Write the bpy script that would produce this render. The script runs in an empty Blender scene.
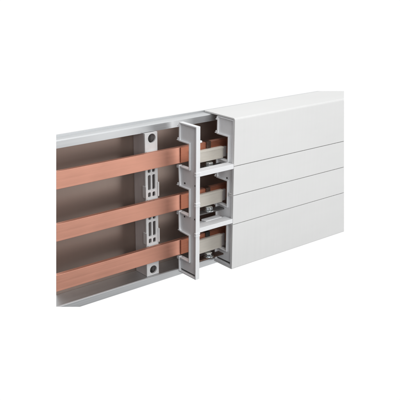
import bpy, bmesh, math, random
from mathutils import Vector, Matrix

random.seed(4)
scene = bpy.context.scene
COL = scene.collection
MM = 0.001                      # everything below is written in millimetres

# ------------------------------------------------------------------ camera
CAM = Vector((-614.93, -686.58, 407.92))
YAW, PITCH, ROLL, FOCAL = 0.685214, 0.328061, 0.007027, 775.437   # focal length for a 400 wide frame
fw = Vector((math.sin(YAW) * math.cos(PITCH), math.cos(YAW) * math.cos(PITCH), -math.sin(PITCH)))
r0 = Vector((math.cos(YAW), -math.sin(YAW), 0))
u0 = r0.cross(fw)
rt = r0 * math.cos(ROLL) + u0 * math.sin(ROLL)
up = u0 * math.cos(ROLL) - r0 * math.sin(ROLL)
cd = bpy.data.cameras.new('camera')
cam = bpy.data.objects.new('camera', cd)
COL.objects.link(cam)
cam.matrix_world = Matrix(((rt.x, up.x, -fw.x, CAM.x * MM), (rt.y, up.y, -fw.y, CAM.y * MM),
                           (rt.z, up.z, -fw.z, CAM.z * MM), (0, 0, 0, 1)))
cd.sensor_width = 36
cd.lens = FOCAL / 400 * 36
cd.clip_start = 0.01
cd.clip_end = 100
scene.camera = cam

# the two ends of the sample are sawn off obliquely (point on the saw plane, outward normal)
def saw(p0, p1, p2, inside):
    n = (p1 - p0).cross(p2 - p0).normalized()
    if (inside - p0).dot(n) > 0:
        n = -n
    return (p0, n)
MID = Vector((0, 20, 100))
CUTS = [
    saw(Vector([-231.95, 20.0, 215.28]), Vector([-244.21, 20.0, 10.59]), Vector([-210.27, 60.0, 204.38]), MID),
    saw(Vector([221.15, 20.0, 205.55]), Vector([244.28, 20.0, -25.63]), Vector([268.48, 60.0, 194.09]), MID),
    saw(Vector([171.67, 20.0, 209.84]), Vector([221.29, 20.0, 204.12]), Vector([216.2, 60.0, 198.62]), MID),
    saw(Vector([-244.22, 20.0, 14.57]), Vector([-209.89, 20.0, 3.88]), Vector([-223.23, 60.0, -7.7]), MID),
]

# ------------------------------------------------------------------ materials
def mat(name):
    m = bpy.data.materials.new(name)
    m.use_nodes = True
    nt = m.node_tree
    b = nt.nodes['Principled BSDF']
    return m, nt, b

def noise(nt, scale, stretch, detail=4.0, rough=0.6):
    tc = nt.nodes.new('ShaderNodeTexCoord')
    mp = nt.nodes.new('ShaderNodeMapping')
    mp.inputs['Scale'].default_value = stretch
    n = nt.nodes.new('ShaderNodeTexNoise')
    n.inputs['Scale'].default_value = scale
    n.inputs['Detail'].default_value = detail
    n.inputs['Roughness'].default_value = rough
    nt.links.new(tc.outputs['Object'], mp.inputs['Vector'])
    nt.links.new(mp.outputs['Vector'], n.inputs['Vector'])
    return n.outputs['Fac']

def ramp(nt, fac, c0, c1, p0=0.3, p1=0.7):
    r = nt.nodes.new('ShaderNodeValToRGB')
    r.color_ramp.elements[0].position = p0
    r.color_ramp.elements[1].position = p1
    r.color_ramp.elements[0].color = (*c0, 1)
    r.color_ramp.elements[1].color = (*c1, 1)
    nt.links.new(fac, r.inputs['Fac'])
    return r.outputs['Color']

def maprange(nt, fac, a, b, lo=0.3, hi=0.7):
    r = nt.nodes.new('ShaderNodeMapRange')
    r.inputs['From Min'].default_value = lo
    r.inputs['From Max'].default_value = hi
    r.inputs['To Min'].default_value = a
    r.inputs['To Max'].default_value = b
    nt.links.new(fac, r.inputs['Value'])
    return r.outputs['Result']

def bump(nt, b, fac, strength, dist):
    k = nt.nodes.new('ShaderNodeBump')
    k.inputs['Strength'].default_value = strength
    k.inputs['Distance'].default_value = dist
    nt.links.new(fac, k.inputs['Height'])
    nt.links.new(k.outputs['Normal'], b.inputs['Normal'])

def surface(name, c0, c1, metallic, r0_, r1_, scale, stretch, bmp=0.0, bdist=0.0001, spec=None, broad=0.0, detail=4.0):
    m, nt, b = mat(name)
    f = noise(nt, scale, stretch, detail)
    colour = ramp(nt, f, c0, c1)
    if broad:                                   # handling marks and tarnish in large soft patches
        g = noise(nt, 14, (.7, 1, 2.2), 5, .62)
        hs = nt.nodes.new('ShaderNodeHueSaturation')
        nt.links.new(maprange(nt, g, 1 - broad, 1 + broad), hs.inputs['Value'])
        nt.links.new(colour, hs.inputs['Color'])
        colour = hs.outputs['Color']
    nt.links.new(colour, b.inputs['Base Color'])
    b.inputs['Metallic'].default_value = metallic
    nt.links.new(maprange(nt, f, r0_, r1_), b.inputs['Roughness'])
    if spec is not None:
        b.inputs['Specular IOR Level'].default_value = spec
    if bmp:
        bump(nt, b, f, bmp, bdist)
    return m

M_COVER = surface('light_grey_plastic', (.708, .712, .705), (.734, .737, .73), 0, .34, .46, 60, (3.5, 3.5, .12), .03, .00005, broad=.02)
M_FRAME = surface('frame_plastic', (.765, .775, .79), (.80, .808, .82), 0, .36, .5, 160, (1, 1, 1), .08, .00006)
M_COPPER = surface('copper', (.675, .34, .248), (.735, .385, .287), 1, .47, .58, 55, (.12, 9, 9), .10, .00006, broad=.09)
M_ALU = surface('brushed_aluminium', (.62, .635, .645), (.65, .665, .675), 1, .44, .52, 60, (.1, 8, 8), .08, .00005, broad=.03)
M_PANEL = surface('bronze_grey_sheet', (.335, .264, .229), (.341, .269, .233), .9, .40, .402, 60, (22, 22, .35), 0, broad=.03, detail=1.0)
M_SUPPORT = surface('support_plastic', (.64, .64, .64), (.70, .70, .70), 0, .35, .5, 120, (1, 1, 1), .1, .00008)
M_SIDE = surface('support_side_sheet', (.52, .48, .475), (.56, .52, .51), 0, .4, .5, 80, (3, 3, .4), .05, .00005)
M_BEIGE = surface('beige_thermoplastic', (.55, .515, .455), (.605, .57, .51), 0, .42, .55, 120, (.4, 3, 3), .08, .00006)
M_STEEL = surface('zinc_plated_steel', (.62, .65, .66), (.75, .78, .78), 1, .16, .28, 200, (1, 1, 1), .05, .00004)
M_SHADED_COPPER = surface('shaded_copper', (.37, .135, .08), (.46, .18, .11), .9, .38, .5, 55, (.2, 9, 9), .1, .00006)  # darker copy of the copper, with the shade between the plates in its colour
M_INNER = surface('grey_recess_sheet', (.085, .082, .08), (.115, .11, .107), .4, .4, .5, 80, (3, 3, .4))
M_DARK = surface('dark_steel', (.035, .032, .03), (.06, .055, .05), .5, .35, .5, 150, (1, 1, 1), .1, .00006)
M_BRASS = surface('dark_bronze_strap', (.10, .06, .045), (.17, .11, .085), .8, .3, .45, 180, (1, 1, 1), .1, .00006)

# ------------------------------------------------------------------ mesh helpers
def prism(bm, outline, a0, a1, axis='x', holes=()):
    """outline is a loop of 2-D points; axis x: (y,z) profile pushed along x; axis y: (x,z) profile pushed along y;
    axis z: (x,y) profile pushed along z."""
    def P(p, a):
        return {'x': (a, p[0], p[1]), 'y': (p[0], a, p[1]), 'z': (p[0], p[1], a)}[axis]
    ends = []
    for a in (a0, a1):
        ends.append([[bm.verts.new(P(p, a)) for p in lp] for lp in (outline, *holes)])
    faces = []
    for la, lb in zip(*ends):
        n = len(la)
        for i in range(n):
            faces.append(bm.faces.new((la[i], la[(i + 1) % n], lb[(i + 1) % n], lb[i])))
    for loops in ends:
        if len(loops) == 1:
            faces.append(bm.faces.new(loops[0]))
        else:
            es = []
            for lp in loops:
                for i in range(len(lp)):
                    es.append(bm.edges.get((lp[i], lp[(i + 1) % len(lp)])))
            g = bmesh.ops.triangle_fill(bm, edges=es, use_beauty=True)
            faces += [f for f in g['geom'] if isinstance(f, bmesh.types.BMFace)]
    return faces

def box(bm, x0, x1, y0, y1, z0, z1):
    return prism(bm, [(y0, z0), (y1, z0), (y1, z1), (y0, z1)], x0, x1)

def disc(bm, cx, cz, r, y0, y1, n=28):
    return prism(bm, [(cx + r * math.cos(2 * math.pi * i / n), cz + r * math.sin(2 * math.pi * i / n)) for i in range(n)], y0, y1, 'y')

def circle(cx, cy, r, n=32):
    return [(cx + r * math.cos(2 * math.pi * i / n), cy + r * math.sin(2 * math.pi * i / n)) for i in range(n)]

def rect(x0, x1, y0, y1):
    return [(x0, y0), (x1, y0), (x1, y1), (x0, y1)]

def capsule(y0, y1, z0, z1, n=8):
    r = (z1 - z0) / 2
    zc = (z0 + z1) / 2
    pts = [(y1 - r + r * math.sin(math.pi * i / n), zc - r * math.cos(math.pi * i / n)) for i in range(n + 1)]
    pts += [(y0 + r - r * math.sin(math.pi * i / n), zc + r * math.cos(math.pi * i / n)) for i in range(n + 1)]
    return pts

def slot_hole(x0, x1, z0, z1, r=1.5, n=4):
    pts = []
    for cx, cz, a in ((x1 - r, z0 + r, -90), (x1 - r, z1 - r, 0), (x0 + r, z1 - r, 90), (x0 + r, z0 + r, 180)):
        pts += [(cx + r * math.cos(math.radians(a + 90 * i / n)), cz + r * math.sin(math.radians(a + 90 * i / n))) for i in range(n + 1)]
    return pts

def inset(poly, d):
    """inward offset of a counter-clockwise loop"""
    n = len(poly)
    area = sum(poly[i][0] * poly[(i + 1) % n][1] - poly[(i + 1) % n][0] * poly[i][1] for i in range(n))
    s = 1 if area > 0 else -1
    out = []
    for i in range(n):
        p, q, r = Vector(poly[i - 1]), Vector(poly[i]), Vector(poly[(i + 1) % n])
        e1, e2 = (q - p).normalized(), (r - q).normalized()
        n1, n2 = Vector((-e1.y, e1.x)) * s, Vector((-e2.y, e2.x)) * s
        k = 1 + n1.dot(n2)
        v = (n1 + n2) / k * d if k > 0.05 else n1 * d
        out.append((q.x + v.x, q.y + v.y))
    return out

def saw_off(bm):
    for co, no in CUTS:
        bmesh.ops.bisect_plane(bm, geom=bm.verts[:] + bm.edges[:] + bm.faces[:], dist=1e-4,
                               plane_co=co, plane_no=no, clear_outer=True)
        es = [e for e in bm.edges if e.is_boundary]
        if es:
            bmesh.ops.triangle_fill(bm, edges=es, use_beauty=True)

def obj(name, bm, m, parent=None, bevel=0.4, cut=False, origin=(0, 0, 0), seg=2, smooth=False):
    if cut:
        saw_off(bm)
    bmesh.ops.recalc_face_normals(bm, faces=bm.faces[:])
    o3 = Vector(origin)
    for v in bm.verts:
        v.co = (v.co - o3) * MM
    me = bpy.data.meshes.new(name)
    bm.to_mesh(me)
    bm.free()
    me.materials.append(m)
    o = bpy.data.objects.new(name, me)
    COL.objects.link(o)
    if parent is not None:
        o.parent = parent
        o.location = (0, 0, 0)
    else:
        o.location = o3 * MM
    if bevel:
        md = o.modifiers.new('edge', 'BEVEL')
        md.width = bevel * MM
        md.segments = seg
        md.limit_method = 'ANGLE'
        md.angle_limit = math.radians(40)
        md.harden_normals = False
    if smooth:
        for p in me.polygons:
            p.use_smooth = True
    return o

def empty(name, loc, label, cat, group=None):
    o = bpy.data.objects.new(name, None)
    COL.objects.link(o)
    o.location = Vector(loc) * MM
    o.empty_display_size = 0.02
    return tag(o, label, cat, group)

def tag(o, label, cat, group=None):
    o['label'] = label
    o['category'] = cat
    if group:
        o['group'] = group
    return o

BM = bmesh.new
XL, XR = -300, 330              # raw extrusion length before the ends are sawn off

# ------------------------------------------------------------------ mounting tray
ORG = (0, 61, -5)
tray = empty('mounting_tray', ORG, 'long metal mounting tray with brown grey back and aluminium rails behind the copper bars', 'mounting tray')
b = BM()
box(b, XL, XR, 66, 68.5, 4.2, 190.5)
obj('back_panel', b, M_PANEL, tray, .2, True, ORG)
b = BM()
# top rail: lip, flange and a low upstand along the rear edge
prism(b, [(45, 187.7), (46.8, 187.7), (46.8, 194.6), (65.9, 190.6), (68.6, 190.6), (68.6, 192.5), (61, 199), (58.7, 199), (58.7, 197.0), (46.2, 197.0), (45, 195.8)], XL, XR)
obj('top_rail', b, M_ALU, tray, .25, True, ORG)
b = BM()
prism(b, [(38, -5.2), (40, -5.2), (40, .8), (68.5, .8), (68.5, 4.1), (39.2, 4.1), (38, 3.2)], XL, XR)
obj('bottom_rail', b, M_ALU, tray, .25, True, ORG)

# ------------------------------------------------------------------ copper busbars
BARZ = [156.4, 96.4, 36.4]
for z, lab in zip(BARZ, ('topmost of three flat copper bars, running just under the top rail',
                         'middle flat copper bar, between the other two in front of the brown panel',
                         'lowest flat copper bar, running just above the bottom rail')):
    b = BM()
    prism(b, [(31, z - 10), (36.5, z - 10), (36.5, z + 10), (31, z + 10)], XL, XR)
    o = obj('copper_busbar', b, M_COPPER, None, .3, True, (0, 36, z))
    tag(o, lab, 'busbar', 'copper busbars along the tray')

# ------------------------------------------------------------------ busbar support column
ORG = (-95.5, 55, 4)
sup = empty('busbar_support', ORG, 'pale grey slotted support column holding the three copper bars off the panel', 'busbar support')
X0, X1 = -104.5, -86.3
holes = [circle(-94.4, 180.8, 5.5), circle(-94.7, 11.6, 5.2)]
b = BM()
for zc in (126.4, 66.4):
    for xa, xb in ((-100.9, -96.8), (-94.4, -90.3)):
        holes += [slot_hole(xa, xb, zc - 9.4, zc + 9.4), slot_hole(xa, xb, zc + 12.4, zc + 18.4), slot_hole(xa, xb, zc - 18.4, zc - 12.4)]
prism(b, rect(X0, X1, 4.3, 187.9), 41.2, 43.8, 'y', holes)
obj('front_web', b, M_SUPPORT, sup, .3, False, ORG)
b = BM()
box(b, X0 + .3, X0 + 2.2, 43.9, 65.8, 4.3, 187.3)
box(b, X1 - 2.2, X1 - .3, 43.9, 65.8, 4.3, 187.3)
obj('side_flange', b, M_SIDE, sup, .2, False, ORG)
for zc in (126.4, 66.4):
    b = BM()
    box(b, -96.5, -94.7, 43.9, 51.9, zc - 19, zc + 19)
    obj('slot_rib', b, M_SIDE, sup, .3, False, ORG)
    for xa, xb, zt in ((X0 - .8, X0 + 1.2, -4), (X1 - 1.2, X1 + .8, -1)):
        b = BM()
        box(b, xa, xb, 39.6, 47, zc - 19, zc + zt)
        obj('guide_rail', b, M_SUPPORT, sup, .3, False, ORG)
for z in BARZ:
    b = BM()
    box(b, X0 + 1.5, X1 - 1.5, 36.6, 41.1, z - 9, z + 9)
    obj('bar_rest', b, M_SUPPORT, sup, .3, False, ORG)
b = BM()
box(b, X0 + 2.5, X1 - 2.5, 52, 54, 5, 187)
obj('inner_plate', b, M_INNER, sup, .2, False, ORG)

# ------------------------------------------------------------------ cover support frame
ORG = (-30, 17, 2)
frame = empty('cover_support_frame', ORG, 'light grey moulded frame of two notched end plates at the open end of the cover', 'support frame')
def plate_outline(yf, z0, z1, st):
    """comb shaped profile: a stem along the front, tabs reaching back between the bars"""
    R = 34.6
    return [(yf, z0), (R, z0), (R + .8, 22.2), (st, 22.2), (st, 56.2), (R - 2.5, 57.2), (R, 61), (R + .6, 83.4), (st, 83),
            (st, 116.2), (R - 1, 116.2), (R + .6, 142.6), (st, 142.6), (st, 173.4), (R - .6, 173.4), (R - 1.4, z1), (yf, z1)]
def end_plate(xa, yf, z0, z1, st, dots):
    out = plate_outline(yf, z0, z1, st)
    b = BM()
    slot = capsule(yf + 1.8, 33.4, z0 + 1.9, z0 + 4.6)
    prism(b, out, xa + 2.3, xa + 4.2, 'x', [slot])
    prism(b, out, xa + 4.2, xa + 6, 'x')
    obj_p = obj('end_plate', b, M_FRAME, frame, .12, False, ORG)
    b = BM()
    prism(b, out, xa, xa + 2.3, 'x', [inset(out, 1.5)])
    o = obj('raised_rim', b, M_FRAME, obj_p, .12, False, ORG)
    b = BM()
    prism(b, inset(slot, .25), xa + 3.2, xa + 4.1)  # added dark strip, stands in for the shade inside the slot
    obj('slot_shade', b, M_INNER, obj_p, 0, False, ORG)
    for (y, z) in dots:
        b = BM()
        prism(b, circle(y, z, 1.15, 16), xa + 1.9, xa + 3.5)  # dark disc in place of a small hole, its shaded inside given by colour
        obj('hole_dot', b, M_DARK, obj_p, 0, False, ORG)
    for (y, z, h) in ((35.1, 176, 1.8), (35.5, 119, 1.8), (36.2, 81, 2.0), (33.3, 60, 1.8), (33.6, 193.5, 2.0)):
        b = BM()
        prism(b, [(y - .6, z - h), (y + 2.2, z - h), (y + 2.2, z - .6), (y + .5, z - .2), (y + .5, z + h), (y - .6, z + h)], xa - .6, xa + 2.4)
        obj('rear_hook', b, M_FRAME, obj_p, .3, False, ORG)
    for zt in (22.2, 83.4, 142.6):
        b = BM()
        prism(b, [(32.6, zt - 2.8), (37.2, zt - 2.8), (37.2, zt + .2), (36.2, zt + 1.1), (32.6, zt + 1.1)], xa - .9, xa + 4)
        obj('corner_lug', b, M_FRAME, obj_p, .3, False, ORG)
    return obj_p
DOTS = [(4.2, 123.5), (4.6, 80.5), (24.5, 122), (25, 78.5)]
p1 = end_plate(-60, 0, 2, 197, 14.4, DOTS)
p2 = end_plate(0.2, 2.5, 2.4, 196.7, 12.9, [(4.6, 123.5), (4.4, 80.3), (15.5, 87.6), (15.2, 119.5)])
# snap hooks on the front edge of the free plate, at the height of the cover joints
for z in (138.4, 100.2, 61.4):
    for za, zb in ((.45, 2.6), (-2.4, -.45)):
        b = BM()
        box(b, -60.6, -53.7, -.6, 2.6, z + za, z + zb)
        obj('snap_hook', b, M_FRAME, p1, .3, False, ORG)
b = BM()
box(b, -53.9, -50.3, .9, 3.4, 176.9, 179.2)
obj('locating_peg', b, M_FRAME, p1, .3, False, ORG)
b = BM()
prism(b, [(0.3, 135.3), (12.6, 135.3), (12.6, 141.4), (0.3, 141.4)], -53.9, 0.1)
obj('cross_bar', b, M_FRAME, frame, .4, False, ORG)
b = BM()
prism(b, [(.3, 63.6), (26, 63.6), (26, 66.4), (16, 67), (16, 68.6), (.3, 69.4)], -53.9, 0.1)
box(b, -31, -5, 15.5, 25, 67, 69.2)
obj('cross_bar', b, M_FRAME, frame, .4, False, ORG)

# ------------------------------------------------------------------ cover
ORG = (100, 0, 0)
cover = empty('busbar_cover', ORG, 'smooth white plastic cover of four horizontal panels enclosing the right end of the bars', 'cover')
def arc(cy, cz, r, a0, a1, n=6):
    return [(cy + r * math.cos(math.radians(a0 + (a1 - a0) * i / n)), cz + r * math.sin(math.radians(a0 + (a1 - a0) * i / n))) for i in range(n + 1)]
G = .38
T = 2.2
S1, S2, S3, H = 138.4, 100.2, 61.4, 199.2
prof = [(0, S1 + G)] + arc(2.6, H - 2.6, 2.6, 180, 90) + [(58.2, H), (58.2, H - 2), (3, H - 2), (T, H - 2.8), (T, S1 + G + 1.6), (9, S1 + G + 1.6), (9, S1 + G)]
b = BM(); prism(b, prof, 0, XR); obj('cover_panel', b, M_COVER, cover, .3, True, ORG)
for za, zb in ((S2, S1), (S3, S2)):
    prof = [(0, za + G), (0, zb - G), (9, zb - G), (9, zb - G - 1.6), (T, zb - G - 1.6), (T, za + G + 1.6), (9, za + G + 1.6), (9, za + G)]
    b = BM(); prism(b, prof, 0, XR); obj('cover_panel', b, M_COVER, cover, .3, True, ORG)
prof = [(0, S3 - G), (9, S3 - G), (9, S3 - G - 1.6), (T, S3 - G - 1.6), (T, 2), (35.5, 2), (35.5, 0), (.8, 0), (0, .8)]
b = BM(); prism(b, prof, 0, XR); obj('cover_panel', b, M_COVER, cover, .3, True, ORG)

# ------------------------------------------------------------------ connection clamps in the gap
def clamp(c, top, bot, zs, label, strap, strap_m):
    org = (-20, 26, c)
    root = empty('connection_clamp', org, label, 'clamp', 'connection clamps between the end plates')
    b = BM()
    box(b, -60, 14, 29.6, 30.9, c - 9.6, c + 9.8)  # added plate over the bar, its dark colour stands in for shade there
    obj('bar_shade_plate', b, M_SHADED_COPPER, root, .3, False, org)
    b = BM()
    box(b, -44, 4, 25, 29.5, c + bot, c + top)
    obj('clamp_body', b, M_BEIGE, root, .5, False, org)
    b = BM()
    box(b, -44, 4.4, 24.1, 25, c + top - 2.6, c + top - .5)
    obj('clamp_lip', b, M_BEIGE, root, .35, False, org)
    b = BM()
    box(b, -44, -2, 24.5, 25, c + bot + .6, c + bot + 3.2)
    obj('clamp_lip', b, M_BEIGE, root, .2, False, org)
    b = BM()
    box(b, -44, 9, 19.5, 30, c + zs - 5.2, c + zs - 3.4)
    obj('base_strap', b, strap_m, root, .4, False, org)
    b = BM()
    box(b, 4.3, 10.5, 26.2, 29.5, c + bot + 1, c + top - 1)
    obj('end_stop', b, M_SIDE, root, .4, False, org)
    b = BM()
    prism(b, [(28.4, c + top - 1), (29.5, c + top - 1), (29.5, c + 9.9), (36.4, c + 10.1), (36.4, c + 11.0), (28.4, c + 11.0)], -20.5, -13.5)
    obj('bar_hook', b, strap, root, .3, False, org)
    # hexagon screw standing on a washer under the clamp body
    b = BM()
    prism(b, circle(-20, 23.6, 6.8, 36), c + zs - 3.3, c + zs - 2.1, 'z')
    obj('washer', b, M_STEEL, root, .3, False, org)
    b = BM()
    hexa = [(-20 + 5.3 * math.cos(math.pi / 3 * i + c * .013), 23.6 + 5.3 * math.sin(math.pi / 3 * i + c * .013)) for i in range(6)]
    prism(b, hexa, c + zs - 2.05, c + zs + 2.3, 'z')
    obj('hex_screw', b, M_STEEL, root, .8, False, org, 3)
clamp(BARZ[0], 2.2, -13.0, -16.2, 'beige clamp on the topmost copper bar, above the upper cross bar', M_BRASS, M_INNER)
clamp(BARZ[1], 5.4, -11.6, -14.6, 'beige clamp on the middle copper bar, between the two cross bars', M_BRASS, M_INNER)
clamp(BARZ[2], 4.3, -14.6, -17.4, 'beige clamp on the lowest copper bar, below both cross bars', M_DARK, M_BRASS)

# ------------------------------------------------------------------ light: white studio
W = bpy.data.worlds.new('World')
scene.world = W
W.use_nodes = True
nt = W.node_tree
bg = nt.nodes['Background']
tc = nt.nodes.new('ShaderNodeTexCoord')
dot = nt.nodes.new('ShaderNodeVectorMath'); dot.operation = 'DOT_PRODUCT'
ax = Vector((.72, .45, .55)).normalized()
dot.inputs[1].default_value = ax
nt.links.new(tc.outputs['Generated'], dot.inputs[0])
rp = nt.nodes.new('ShaderNodeValToRGB')
rp.color_ramp.interpolation = 'EASE'
rp.color_ramp.elements[0].position = .37
rp.color_ramp.elements[0].color = (.09, .09, .095, 1)
rp.color_ramp.elements[1].position = .62
rp.color_ramp.elements[1].color = (1.02, 1.02, 1.02, 1)
mr = nt.nodes.new('ShaderNodeMapRange')
mr.inputs['From Min'].default_value = -1
mr.inputs['From Max'].default_value = 1
nt.links.new(dot.outputs['Value'], mr.inputs['Value'])
nt.links.new(mr.outputs['Result'], rp.inputs['Fac'])
nt.links.new(rp.outputs['Color'], bg.inputs['Color'])
bg.inputs['Strength'].default_value = 1.0

def softbox(name, loc, target, size, power, col=(1, 1, 1)):
    ld = bpy.data.lights.new(name, 'AREA')
    ld.shape = 'RECTANGLE'
    ld.size, ld.size_y = size
    ld.energy = power
    ld.color = col
    o = bpy.data.objects.new(name, ld)
    COL.objects.link(o)
    o.location = loc
    o.rotation_euler = (Vector(target) - Vector(loc)).to_track_quat('-Z', 'Y').to_euler()
softbox('front_softbox', (-.26, -.88, .46), (.05, 0, .1), (.6, .6), 5.8)
softbox('overhead_softbox', (-.15, -.2, 1.6), (0, .02, .1), (1.0, .8), 4.5)
softbox('side_softbox', (1.3, -1.15, -.12), (0, .05, .1), (1.1, 1.1), 7)

scene.view_settings.view_transform = 'Standard'
scene.view_settings.look = 'None'
scene.view_settings.exposure = 0
scene.view_settings.gamma = 1
scene.render.film_transparent = False
scene.cycles.max_bounces = 10
scene.cycles.use_denoising = True
